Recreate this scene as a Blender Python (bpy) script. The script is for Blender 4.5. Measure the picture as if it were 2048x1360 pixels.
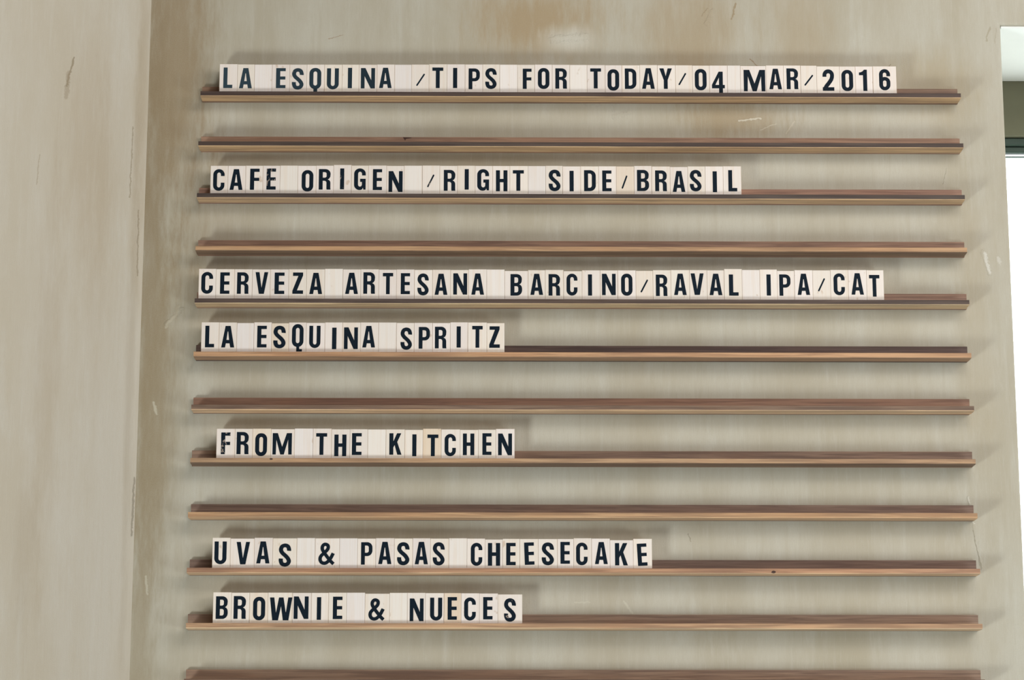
import bpy, bmesh, math, random
from mathutils import Vector, Matrix
from mathutils.geometry import tessellate_polygon

random.seed(7)
for o in list(bpy.data.objects):
    bpy.data.objects.remove(o, do_unlink=True)
SC = bpy.context.scene
COL = SC.collection
mm = 0.001

# ------------------------------------------------------------------ camera
F_PX = 4919.1
cam_data = bpy.data.cameras.new('camera')
cam_data.sensor_fit = 'HORIZONTAL'
cam_data.sensor_width = 36.0
cam_data.lens = 36.0 * F_PX / 2048.0
cam_data.clip_start = 0.05
cam = bpy.data.objects.new('camera', cam_data)
COL.objects.link(cam)
_r = Vector((0.999965, -0.008321, 0.000343)).normalized()
_w = Vector((0.008069, 0.978241, 0.207313)).normalized()
_u = _r.cross(_w).normalized()
cam.matrix_world = Matrix(((_r.x, _u.x, -_w.x, -0.1584), (_r.y, _u.y, -_w.y, -4.2445), (_r.z, _u.z, -_w.z, -0.9512), (0, 0, 0, 1)))
SC.camera = cam

# ------------------------------------------------------------------ colour management
vs = SC.view_settings
vs.view_transform = 'Standard'
vs.look = 'None'
vs.exposure = 0.07
vs.gamma = 1.0
vs.use_curve_mapping = False
SC.display_settings.display_device = 'sRGB'

# ------------------------------------------------------------------ world: the room's soft light in front of the wall, bright day behind the window
W = bpy.data.worlds.new('World')
SC.world = W
W.use_nodes = True
wn, wl = W.node_tree.nodes, W.node_tree.links
wn.clear()
w_out = wn.new('ShaderNodeOutputWorld')
w_bg = wn.new('ShaderNodeBackground')
w_tc = wn.new('ShaderNodeTexCoord')
w_sp = wn.new('ShaderNodeSeparateXYZ')
wl.new(w_tc.outputs['Generated'], w_sp.inputs[0])
w_rz = wn.new('ShaderNodeMapRange'); w_rz.inputs[1].default_value = -0.7; w_rz.inputs[2].default_value = 0.7
wl.new(w_sp.outputs['Z'], w_rz.inputs[0])
w_m1 = wn.new('ShaderNodeMix'); w_m1.data_type = 'RGBA'
AMB_LOW = (0.035, 0.036, 0.036)
AMB_HIGH = (0.040, 0.039, 0.037)
DAY = (3.5, 3.65, 3.65)
w_m1.inputs[6].default_value = (*AMB_LOW, 1)
w_m1.inputs[7].default_value = (*AMB_HIGH, 1)
wl.new(w_rz.outputs[0], w_m1.inputs[0])
w_ry = wn.new('ShaderNodeMapRange'); w_ry.inputs[1].default_value = 0.0; w_ry.inputs[2].default_value = 0.06
wl.new(w_sp.outputs['Y'], w_ry.inputs[0])
w_m2 = wn.new('ShaderNodeMix'); w_m2.data_type = 'RGBA'
wl.new(w_ry.outputs[0], w_m2.inputs[0])
wl.new(w_m1.outputs[2], w_m2.inputs[6])
w_m2.inputs[7].default_value = (*DAY, 1)
wl.new(w_m2.outputs[2], w_bg.inputs['Color'])
wl.new(w_bg.outputs[0], w_out.inputs[0])

# ------------------------------------------------------------------ lights
def area(name, loc, target, size, size_y, power, color):
    d = bpy.data.lights.new(name, 'AREA')
    d.shape = 'RECTANGLE'; d.size = size; d.size_y = size_y
    d.energy = power; d.color = color
    o = bpy.data.objects.new(name, d); COL.objects.link(o)
    o.location = loc
    o.rotation_euler = (Vector(target) - Vector(loc)).to_track_quat('-Z', 'Y').to_euler()
    return o

area('low_daylight', (-2.50, -2.40, -2.35), (0.20, 0.0, 0.2), 0.75, 0.80, 69.0, (0.94, 1.0, 0.985))
area('room_window', (2.3, -2.3, 0.7), (-0.2, 0.0, 0.0), 1.6, 1.6, 48.0, (1.0, 0.975, 0.955))
area('ceiling_daylight', (0.9, -2.6, 1.55), (0.3, 0.0, -0.2), 1.6, 0.9, 25.0, (1.0, 0.965, 0.90))
area('floor_bounce', (1.9, -1.6, -1.35), (0.4, 0.0, 0.1), 0.9, 0.8, 18.5, (0.90, 1.0, 1.02))

# ------------------------------------------------------------------ helpers
def srgb(r, g, b):
    def c(v):
        v /= 255.0
        return v / 12.92 if v <= 0.04045 else ((v + 0.055) / 1.055) ** 2.4
    return (c(r), c(g), c(b))

def tag(o, label=None, cat=None, group=None, kind=None):
    if label: o['label'] = label
    if cat: o['category'] = cat
    if group: o['group'] = group
    if kind: o['kind'] = kind
    return o

def link_mesh(name, bm, mat, parent=None, loc=(0, 0, 0), smooth=False):
    bmesh.ops.recalc_face_normals(bm, faces=bm.faces[:])
    me = bpy.data.meshes.new(name)
    bm.to_mesh(me); bm.free()
    if smooth:
        for p in me.polygons: p.use_smooth = True
    if mat: me.materials.append(mat)
    o = bpy.data.objects.new(name, me)
    COL.objects.link(o)
    o.location = loc
    if parent: o.parent = parent
    return o

def empty(name, loc):
    o = bpy.data.objects.new(name, None)
    o.empty_display_size = 0.02
    COL.objects.link(o); o.location = loc
    return o

def box(bm, x0, x1, y0, y1, z0, z1, bevel=0.0, seg=1):
    m = Matrix.Translation(((x0+x1)/2, (y0+y1)/2, (z0+z1)/2)) @ Matrix.Diagonal((x1-x0, y1-y0, z1-z0, 1))
    g = bmesh.ops.create_cube(bm, size=1.0, matrix=m)
    if bevel:
        es = list({e for v in g['verts'] for e in v.link_edges})
        bmesh.ops.bevel(bm, geom=es, offset=bevel, segments=seg, profile=0.5, affect='EDGES')

def extrude_x(bm, prof, x0, x1):
    """a (y, z) outline swept along x and closed at both ends"""
    a = [bm.verts.new((x0, y, z)) for y, z in prof]
    b = [bm.verts.new((x1, y, z)) for y, z in prof]
    n = len(prof)
    for i in range(n):
        bm.faces.new((a[i], a[(i+1) % n], b[(i+1) % n], b[i]))
    bm.faces.new(a); bm.faces.new(b)

class NT:
    """small wrapper to build node materials"""
    def __init__(s, name, rough=0.7, spec=0.3):
        s.m = bpy.data.materials.new(name); s.m.use_nodes = True
        s.n = s.m.node_tree.nodes; s.l = s.m.node_tree.links
        s.b = s.n['Principled BSDF']
        s.b.inputs['Roughness'].default_value = rough
        s.b.inputs['Specular IOR Level'].default_value = spec
    def put(s, sock, v):
        if isinstance(v, bpy.types.NodeSocket): s.l.new(v, sock)
        elif isinstance(v, (tuple, list)) and len(v) == 3 and sock.type == 'RGBA': sock.default_value = (*v, 1)
        else: sock.default_value = v
    def math(s, op, a, b=0.0, clamp=False):
        n = s.n.new('ShaderNodeMath'); n.operation = op; n.use_clamp = clamp
        s.put(n.inputs[0], a); s.put(n.inputs[1], b)
        return n.outputs[0]
    def mix(s, f, a, b, blend='MIX'):
        n = s.n.new('ShaderNodeMix'); n.data_type = 'RGBA'; n.blend_type = blend
        s.put(n.inputs[0], f); s.put(n.inputs[6], a); s.put(n.inputs[7], b)
        return n.outputs[2]
    def obj(s):
        return s.n.new('ShaderNodeTexCoord').outputs['Object']
    def mapping(s, v, scale=(1, 1, 1), loc=(0, 0, 0), rot=(0, 0, 0)):
        n = s.n.new('ShaderNodeMapping'); s.put(n.inputs[0], v)
        n.inputs['Scale'].default_value = scale; s.put(n.inputs['Location'], loc); n.inputs['Rotation'].default_value = rot
        return n.outputs[0]
    def noise(s, v, scale, detail=4, rough=0.55, dist=0.0):
        n = s.n.new('ShaderNodeTexNoise'); s.put(n.inputs['Vector'], v)
        n.inputs['Scale'].default_value = scale; n.inputs['Detail'].default_value = detail
        n.inputs['Roughness'].default_value = rough; n.inputs['Distortion'].default_value = dist
        return n.outputs['Fac']
    def rng(s, v, a, b, c=0.0, d=1.0, smooth=True):
        n = s.n.new('ShaderNodeMapRange'); s.put(n.inputs[0], v)
        if smooth: n.interpolation_type = 'SMOOTHSTEP'
        for i, x in enumerate((a, b, c, d)): s.put(n.inputs[i+1], x)
        return n.outputs[0]
    def sep(s, v):
        n = s.n.new('ShaderNodeSeparateXYZ'); s.put(n.inputs[0], v); return n.outputs
    def vmath(s, op, a, b=None):
        n = s.n.new('ShaderNodeVectorMath'); n.operation = op
        s.put(n.inputs[0], a)
        if b is not None: s.put(n.inputs[1], b)
        return n
    def objcol(s):
        n = s.n.new('ShaderNodeObjectInfo'); return n.outputs['Color'], n.outputs['Random'], n.outputs['Location'], n.outputs['Alpha']
    def bump(s, h, dist=0.001, strength=0.3):
        n = s.n.new('ShaderNodeBump'); n.inputs['Strength'].default_value = strength
        n.inputs['Distance'].default_value = dist; s.put(n.inputs['Height'], h)
        s.l.new(n.outputs[0], s.b.inputs['Normal'])
    def base(s, c): s.put(s.b.inputs['Base Color'], c)
    def segment(s, p, ax, az, bx, bz, width, wob):
        """mask of a thin mark from (ax, az) to (bx, bz) on the wall, p = (x, z) sockets"""
        L2 = (bx-ax)**2 + (bz-az)**2
        dx = s.math('SUBTRACT', p[0], ax); dz = s.math('SUBTRACT', p[1], az)
        t = s.math('MULTIPLY', s.math('ADD', s.math('MULTIPLY', dx, bx-ax), s.math('MULTIPLY', dz, bz-az)), 1.0/L2, True)
        ex = s.math('SUBTRACT', dx, s.math('MULTIPLY', t, bx-ax)); ez = s.math('SUBTRACT', dz, s.math('MULTIPLY', t, bz-az))
        d = s.math('SQRT', s.math('ADD', s.math('MULTIPLY', ex, ex), s.math('MULTIPLY', ez, ez)))
        d = s.math('ADD', d, s.math('MULTIPLY', wob, width))
        return s.rng(d, width*0.4, width*1.3, 1.0, 0.0)

# ------------------------------------------------------------------ materials
def plaster(name, base, dark, pale, corner_x=None, marks=(), ridges=(), patches=()):
    t = NT(name, rough=0.92, spec=0.12)
    o = t.obj()
    x, y, z = t.sep(o)
    cloud = t.noise(t.mapping(o, (2.6, 2.6, 0.8)), 2.2, 5, 0.62, 0.0)
    streak = t.noise(t.mapping(o, (26, 26, 1.7)), 3.0, 5, 0.62, 0.3)
    fine = t.noise(t.mapping(o, (60, 60, 7)), 9.0, 4, 0.7)
    grain = t.noise(o, 520.0, 3, 0.7)
    mid = t.noise(t.mapping(o, (95, 95, 6), (1.3, 0, 4.0)), 2.0, 5, 0.68)
    blot = t.noise(t.mapping(o, (6, 6, 1.5), (3.1, 0, 1.7)), 2.0, 6, 0.66, 0.15)
    c = t.mix(t.rng(cloud, 0.36, 0.66), dark, base)
    c = t.mix(t.math('MULTIPLY', t.rng(blot, 0.52, 0.72), 0.55), c, pale)
    c = t.mix(t.math('MULTIPLY', t.rng(streak, 0.50, 0.74), 0.50), c, dark)
    c = t.mix(t.math('MULTIPLY', t.rng(streak, 0.46, 0.28), 0.30), c, pale)
    c = t.mix(t.math('MULTIPLY', t.rng(fine, 0.50, 0.74), 0.42), c, dark)
    c = t.mix(t.math('MULTIPLY', t.rng(fine, 0.46, 0.26), 0.30), c, pale)
    c = t.mix(t.math('MULTIPLY', t.rng(mid, 0.50, 0.75), t.rng(cloud, 0.30, 0.62, 0.55, 0.2)), c, dark)
    c = t.mix(t.math('MULTIPLY', t.rng(mid, 0.44, 0.25), 0.40), c, pale)
    wob = t.math('SUBTRACT', t.noise(o, 240.0, 3, 0.6), 0.5)
    wx = t.math('ADD', x, t.math('MULTIPLY', t.math('SUBTRACT', t.noise(o, 60.0, 3, 0.6), 0.5), 0.010))
    wz = t.math('ADD', z, t.math('MULTIPLY', t.math('SUBTRACT', t.noise(t.mapping(o, (1, 1, 1), (7, 3, 5)), 60.0, 3, 0.6), 0.5), 0.010))
    big = t.math('SUBTRACT', t.noise(t.mapping(o, (24, 24, 4)), 2.0, 7, 0.72, 0.0), 0.5)
    for (px, pz, rx, rz, amt, col) in patches:
        ux = t.math('MULTIPLY', t.math('SUBTRACT', x, px), 1.0/rx); uz = t.math('MULTIPLY', t.math('SUBTRACT', z, pz), 1.0/rz)
        d = t.math('SQRT', t.math('ADD', t.math('MULTIPLY', ux, ux), t.math('MULTIPLY', uz, uz)))
        d = t.math('ADD', d, t.math('MULTIPLY', big, 2.2))
        c = t.mix(t.math('MULTIPLY', t.rng(d, 0.15, 1.35, 1.0, 0.0), amt), c, col)
    h = t.math('ADD', t.math('MULTIPLY', streak, 0.5), t.math('ADD', t.math('MULTIPLY', fine, 0.35), t.math('MULTIPLY', grain, 0.30)))
    for (ax, az, bx, bz, wd, col, amt) in marks:
        c = t.mix(t.math('MULTIPLY', t.segment((wx, wz), ax, az, bx, bz, wd, t.math('MULTIPLY', wob, 2.5)), amt), c, col)
    for (ax, az, bx, bz, wd, hh) in ridges:
        sg = t.segment((wx, wz), ax, az, bx, bz, wd, t.math('MULTIPLY', wob, 3.0))
        h = t.math('ADD', h, t.math('MULTIPLY', sg, hh))
    c = t.mix(t.rng(grain, 0.25, 0.75, 0.0, 0.30), c, dark)
    t.base(c)
    t.bump(h, 0.0020, 0.45)
    return t.m

BROWN = srgb(150, 126, 92)
WALL_BASE = srgb(194, 189, 175)
WALL_DARK = srgb(180, 171, 152)
WALL_PALE = srgb(203, 201, 191)
# measured marks on the wall (x, z in metres)
wall_marks = [
    (-0.455, 0.505, -0.430, 0.512, 0.0010, srgb(150, 118, 90), 0.55),
    (0.305, 0.468, 0.328, 0.452, 0.0011, srgb(150, 122, 88), 0.7),
    (0.555, 0.452, 0.562, 0.461, 0.0010, srgb(120, 105, 85), 0.7),
    (0.275, 0.545, 0.283, 0.575, 0.0018, srgb(150, 125, 90), 0.7),
    (0.222, 0.550, 0.232, 0.565, 0.0010, srgb(140, 120, 92), 0.6),
    (0.285, 0.353, 0.326, 0.357, 0.0017, srgb(216, 208, 190), 0.9),
    (0.322, 0.336, 0.352, 0.347, 0.0009, srgb(214, 206, 188), 0.6),
    (0.370, 0.330, 0.385, 0.352, 0.0012, srgb(212, 204, 186), 0.5),
    (0.735, 0.505, 0.744, 0.530, 0.0016, srgb(150, 136, 108), 0.5),
    (0.752, 0.500, 0.756, 0.528, 0.0010, srgb(156, 142, 116), 0.4),
    (0.648, 0.235, 0.655, 0.265, 0.0007, srgb(130, 122, 104), 0.5),
    (0.672, -0.330, 0.680, -0.375, 0.0012, srgb(216, 212, 200), 0.7),
    (0.678, -0.390, 0.690, -0.455, 0.0008, srgb(140, 132, 112), 0.6),
    (0.182, -0.395, 0.188, -0.408, 0.0010, srgb(125, 115, 96), 0.6),
    (0.070, -0.512, 0.084, -0.532, 0.0020, srgb(206, 202, 186), 0.6),
    (-0.015, -0.514, 0.010, -0.514, 0.0018, srgb(206, 202, 186), 0.5),
    (0.718, 0.108, 0.726, 0.072, 0.0032, srgb(218, 214, 204), 0.8),
    (0.742, 0.100, 0.744, 0.090, 0.0030, srgb(216, 212, 202), 0.6),
    (-0.733, -0.030, -0.712, 0.005, 0.0030, srgb(200, 190, 168), 0.6),
    (-0.752, -0.165, -0.746, -0.185, 0.0022, srgb(205, 198, 178), 0.7),
    (-0.756, -0.470, -0.752, -0.500, 0.0020, srgb(205, 198, 178), 0.6),
]
wall_ridges = [
    (-0.055, 0.395, 0.030, 0.385, 0.006, 1.2), (0.045, 0.392, 0.060, 0.372, 0.004, 1.1), (-0.050, 0.505, 0.010, 0.510, 0.007, 1.0),
    (0.060, 0.360, 0.085, 0.366, 0.004, 0.9), (0.065, 0.385, 0.082, 0.388, 0.003, 1.0), (0.230, 0.535, 0.240, 0.560, 0.004, 0.8),
    (-0.733, -0.025, -0.708, 0.003, 0.004, 1.2), (0.715, 0.110, 0.726, 0.070, 0.004, 0.8),
    (0.285, 0.353, 0.326, 0.357, 0.002, 0.8), (0.672, -0.330, 0.690, -0.455, 0.002, 0.8),
]
wall_patches = [
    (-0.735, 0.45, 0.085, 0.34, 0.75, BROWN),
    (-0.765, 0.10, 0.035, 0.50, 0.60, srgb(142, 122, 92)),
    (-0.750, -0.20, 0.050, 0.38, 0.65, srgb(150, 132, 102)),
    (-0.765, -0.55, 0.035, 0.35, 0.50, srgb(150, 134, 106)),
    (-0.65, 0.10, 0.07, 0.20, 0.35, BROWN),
    (-0.08, 0.54, 0.13, 0.08, 0.95, srgb(172, 150, 118)),
    (0.20, 0.51, 0.10, 0.12, 0.60, srgb(170, 148, 116)),
    (0.40, 0.52, 0.06, 0.14, 0.50, srgb(172, 152, 122)),
    (-0.02, 0.505, 0.05, 0.028, 0.80, srgb(212, 208, 196)),
    (0.63, 0.42, 0.10, 0.07, 0.45, srgb(172, 152, 118)),
    (0.27, 0.355, 0.11, 0.05, 0.80, srgb(164, 144, 114)),
    (0.45, -0.60, 0.05, 0.12, 0.25, srgb(160, 148, 120)),
    (0.10, -0.18, 0.05, 0.18, 0.22, srgb(168, 152, 124)),
    (0.70, 0.12, 0.05, 0.12, 0.25, srgb(176, 158, 128)),
    (0.695, -0.10, 0.04, 0.22, 0.25, srgb(176, 158, 128)),
]
M_WALL = plaster('plaster_limewash', WALL_BASE, WALL_DARK, WALL_PALE, marks=wall_marks, ridges=wall_ridges, patches=wall_patches)

LB = srgb(215, 208, 194)
left_patches = [   # x here runs along the wall from the corner
    (-0.015, 0.42, 0.020, 0.30, 0.39, srgb(176, 156, 124)),
    (-0.020, -0.05, 0.012, 0.60, 0.28, srgb(160, 142, 114)),
    (-0.13, 0.26, 0.06, 0.22, 0.28, srgb(182, 160, 130)),
    (-0.20, -0.15, 0.03, 0.35, 0.28, srgb(180, 160, 130)),
    (-0.23, -0.45, 0.03, 0.16, 0.28, srgb(176, 158, 130)),
    (-0.10, 0.10, 0.03, 0.30, 0.17, srgb(182, 162, 132)),
]
left_marks = [
    (-0.184, 0.372, -0.170, 0.425, 0.0022, srgb(150, 134, 108), 0.8),
    (-0.184, 0.350, -0.180, 0.395, 0.0045, srgb(160, 142, 116), 0.5),
    (-0.035, 0.20, -0.033, 0.33, 0.0016, srgb(150, 134, 108), 0.6),
    (-0.24, 0.18, -0.235, 0.235, 0.0014, srgb(166, 148, 120), 0.5),
    (-0.012, 0.06, -0.014, 0.18, 0.0018, srgb(140, 124, 98), 0.6),
    (-0.004, -0.30, -0.006, -0.40, 0.0025, srgb(120, 110, 92), 0.6),
]
M_WALL_LEFT = plaster('plaster_limewash_side', LB, srgb(207, 197, 178), srgb(220, 216, 205), marks=left_marks, patches=left_patches)

def simple(name, col, rough=0.6, spec=0.3, var=0.08, scale=40.0, metallic=0.0):
    t = NT(name, rough, spec)
    n = t.noise(t.obj(), scale, 4, 0.6)
    t.base(t.mix(n, tuple(c*(1-var) for c in col), tuple(min(1, c*(1+var)) for c in col)))
    t.b.inputs['Metallic'].default_value = metallic
    return t.m

M_WHITE = simple('white_paint', srgb(238, 239, 236), 0.8, 0.2, 0.02)
M_OLIVE = simple('olive_grey_plaster', srgb(108, 107, 88), 0.85, 0.15, 0.10, 14.0)
M_GREEN = simple('dark_green_frame_paint', srgb(54, 69, 60), 0.5, 0.25, 0.05)

def walnut():
    """object colour sets the tone of each strip"""
    t = NT('walnut_oiled', 0.55, 0.25)
    o = t.obj()
    col, rnd, loc, _ = t.objcol()
    col = t.mix(1.0, col, (0.98, 1.0, 0.95), 'MULTIPLY')
    off = t.vmath('MULTIPLY', loc, (7.3, 3.0, 61.0)).outputs[0]
    v = t.vmath('ADD', o, off).outputs[0]
    g1 = t.noise(t.mapping(v, (3.0, 90, 90)), 2.2, 5, 0.6, 0.6)
    g2 = t.noise(t.mapping(v, (8.0, 420, 420)), 2.0, 3, 0.6)
    g3 = t.noise(t.mapping(v, (4.0, 25, 25)), 1.3, 4, 0.6, 0.6)
    g4 = t.noise(t.mapping(v, (2.2, 40, 40), (5.0, 1.0, 2.0)), 1.5, 4, 0.6, 0.4)
    c = t.mix(t.rng(g1, 0.36, 0.64, 0.0, 1.0), t.mix(1.0, col, (0.76, 0.72, 0.71), 'MULTIPLY'), t.mix(1.0, col, (1.24, 1.22, 1.17), 'MULTIPLY'))
    c = t.mix(t.rng(g3, 0.42, 0.70, 0.0, 0.35), c, t.mix(1.0, col, (1.15, 0.95, 0.80), 'MULTIPLY'))
    c = t.mix(t.rng(g2, 0.50, 0.75, 0.0, 0.35), c, t.mix(1.0, col, (0.66, 0.62, 0.60), 'MULTIPLY'))
    c = t.mix(t.rng(g4, 0.48, 0.68, 0.0, 0.55), c, t.mix(1.0, col, (0.62, 0.58, 0.60), 'MULTIPLY'))
    c = t.mix(t.rng(g4, 0.44, 0.30, 0.0, 0.45), c, t.mix(1.0, col, (1.25, 1.22, 1.15), 'MULTIPLY'))
    t.base(c)
    t.bump(g2, 0.0004, 0.25)
    return t.m
M_WALNUT = walnut()

def maple():
    t = NT('pale_tile_wood', 0.6, 0.25)
    o = t.obj()
    col, rnd, loc, _ = t.objcol()
    off = t.vmath('MULTIPLY', loc, (37.0, 3.0, 53.0)).outputs[0]
    v = t.vmath('ADD', o, off).outputs[0]
    g = t.noise(t.mapping(v, (300, 40, 5)), 1.6, 4, 0.6, 0.3)
    g2 = t.noise(t.mapping(v, (90, 20, 4)), 1.2, 3, 0.5, 0.3)
    c = t.mix(t.rng(g, 0.42, 0.70, 0.0, 0.45), col, t.mix(1.0, col, (0.94, 0.88, 0.82), 'MULTIPLY'))
    c = t.mix(t.rng(g2, 0.52, 0.66, 0.0, 0.5), c, t.mix(1.0, col, (0.96, 0.90, 0.83), 'MULTIPLY'))
    st = t.noise(t.mapping(v, (70, 30, 45)), 1.0, 3, 0.5)
    c = t.mix(t.rng(st, 0.665, 0.74, 0.0, 0.5), c, srgb(196, 164, 130))
    # left and right edges of each tile tinted slightly browner
    gen = t.n.new('ShaderNodeTexCoord').outputs['Generated']
    gx, gy, gz = t.sep(gen)
    ex = t.math('ABSOLUTE', t.math('SUBTRACT', gx, 0.5))
    c = t.mix(t.rng(ex, 0.480, 0.5, 0.0, 0.32), c, srgb(205, 176, 142))
    t.base(c)
    t.bump(g, 0.0002, 0.2)
    return t.m
M_TILE = maple()

def ink():
    """object colour is the ink tint, object alpha how worn the print is"""
    t = NT('black_print_ink', 0.65, 0.15)
    o = t.obj()
    col, rnd, loc, al = t.objcol()
    v = t.vmath('ADD', o, t.vmath('MULTIPLY', loc, (11.0, 3.0, 17.0)).outputs[0]).outputs[0]
    n = t.noise(v, 420.0, 4, 0.7)
    n2 = t.noise(t.mapping(v, (1, 1, 0.6)), 150.0, 4, 0.65, 0.5)
    c = t.mix(t.rng(n, 0.45, 0.8, 0.0, 0.25), col, srgb(40, 58, 70))
    worn = t.math('SUBTRACT', 1.0, al)
    k = t.math('GREATER_THAN', t.math('ADD', t.math('MULTIPLY', worn, 0.34), n2), 0.74)
    c = t.mix(k, c, srgb(150, 136, 126))
    t.base(c)
    return t.m
M_INK = ink()
M_KNOT = simple('dark_knot', srgb(78, 58, 52), 0.7, 0.2, 0.1, 300)

# glass of the window: clear, lets the day through
def glass():
    m = bpy.data.materials.new('window_glass'); m.use_nodes = True
    n, l = m.node_tree.nodes, m.node_tree.links
    n.clear()
    out = n.new('ShaderNodeOutputMaterial'); mx = n.new('ShaderNodeMixShader')
    tr = n.new('ShaderNodeBsdfTransparent'); gl = n.new('ShaderNodeBsdfGlossy')
    tr.inputs[0].default_value = (0.95, 0.98, 0.97, 1)
    gl.inputs['Roughness'].default_value = 0.02
    mx.inputs[0].default_value = 0.06; l.new(tr.outputs[0], mx.inputs[1]); l.new(gl.outputs[0], mx.inputs[2]); l.new(mx.outputs[0], out.inputs[0])
    return m
M_GLASS = glass()

# ------------------------------------------------------------------ the setting
ZB, ZT = -2.45, 2.6
CX = -0.778            # corner with the splayed left wall
WX0, WX1 = 0.764, 1.75   # window opening
SZ = 0.5345            # underside of the opening
SILL = -1.5
TH = 0.315             # wall thickness

def wall_back():
    """wall slab with the window opening cut out and its arrises rounded"""
    bm = bmesh.new()
    xs = [CX, WX0, WX1, 6.0]; zs = [ZB, SILL, SZ, ZT]
    V = {}
    for k, y in enumerate((0.0, TH)):
        for i, x in enumerate(xs):
            for j, z in enumerate(zs):
                V[i, j, k] = bm.verts.new((x, y, z))
    for k in (0, 1):
        for i in range(3):
            for j in range(3):
                if (i, j) == (1, 1): continue
                bm.faces.new((V[i, j, k], V[i+1, j, k], V[i+1, j+1, k], V[i, j+1, k]))
    ring = [(1, 1), (2, 1), (2, 2), (1, 2)]
    for a in range(4):
        p, q = ring[a], ring[(a+1) % 4]
        bm.faces.new((V[p[0], p[1], 0], V[q[0], q[1], 0], V[q[0], q[1], 1], V[p[0], p[1], 1]))
    outer = [(i, 0) for i in range(4)] + [(3, j) for j in range(1, 4)] + [(i, 3) for i in (2, 1, 0)] + [(0, j) for j in (2, 1)]
    for a in range(len(outer)):
        p, q = outer[a], outer[(a+1) % len(outer)]
        bm.faces.new((V[p[0], p[1], 0], V[q[0], q[1], 0], V[q[0], q[1], 1], V[p[0], p[1], 1]))
    bm.edges.ensure_lookup_table()
    es = []
    for a in range(4):
        p, q = ring[a], ring[(a+1) % 4]
        e = bm.edges.get((V[p[0], p[1], 0], V[q[0], q[1], 0]))
        es.append(e)
    bmesh.ops.recalc_face_normals(bm, faces=bm.faces[:])
    bmesh.ops.bevel(bm, geom=es, offset=0.006, segments=4, profile=0.5, affect='EDGES')
    return bm
tag(link_mesh('wall_back', wall_back(), M_WALL), 'grey-beige limewashed plaster wall carrying the ledges', 'wall', kind='structure')

def wall_left():
    # local x runs along the wall away from the corner, local y is the thickness
    bm = bmesh.new()
    box(bm, -3.2, 0.0, 0.0, 0.25, ZB, ZT)
    o = link_mesh('wall_left', bm, M_WALL_LEFT)
    o.location = (CX, 0.0, 0.0)
    o.rotation_euler = (0, 0, math.radians(SPLAY))
    return o
SPLAY = 48.0
tag(wall_left(), 'pale beige plaster side wall meeting the ledge wall at the corner', 'wall', kind='structure')

# white painted lining on the underside of the window opening
bm = bmesh.new(); box(bm, WX0 + 0.0005, WX1 - 0.0005, 0.004, TH, SZ - 0.004, SZ - 0.0002, 0.001)
tag(link_mesh('trim_1', bm, M_WHITE), 'white painted underside of the window opening at the upper right', 'window trim', kind='structure')

# window set behind the opening: shaded panel, green frame, pane
win = empty('window_1', (WX0, TH, SILL))
tag(win, 'bright window in the opening at the right edge with dark green frame', 'window', kind='structure')
def wpart(name, mat, boxes, bev=0.002):
    bm = bmesh.new()
    for b in boxes:
        box(bm, b[0]-WX0, b[1]-WX0, b[2]-TH, b[3]-TH, b[4]-SILL, b[5]-SILL, bev)
    return link_mesh(name, bm, mat, win)
FZ = 0.4204
wpart('shutter_box', M_OLIVE, [(WX0-0.10, WX1+0.10, TH+0.001, TH+0.10, FZ, SZ+0.10)])
wpart('window_frame', M_GREEN, [
    (WX0-0.06, WX1+0.06, TH+0.012, TH+0.07, FZ-0.0155, FZ-0.0003),
    (WX0-0.06, WX1+0.06, TH+0.020, TH+0.0385, FZ-0.0275, FZ-0.0157),
    (WX0-0.06, WX0+0.020, TH+0.020, TH+0.06, SILL, FZ-0.0277),
    (WX1-0.020, WX1+0.06, TH+0.020, TH+0.06, SILL, FZ-0.0277),
    (WX0-0.06, WX1+0.06, TH+0.020, TH+0.06, SILL-0.05, SILL+0.012)])
wpart('glazing_bar', M_GREEN, [(WX0+0.021, WX1-0.021, TH+0.030, TH+0.0385, FZ-0.0336, FZ-0.0321)], 0.0004)
wpart('pane', M_GLASS, [(WX0+0.020, WX1-0.020, TH+0.039, TH+0.042, SILL+0.012, FZ-0.0280)], 0)

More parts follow.
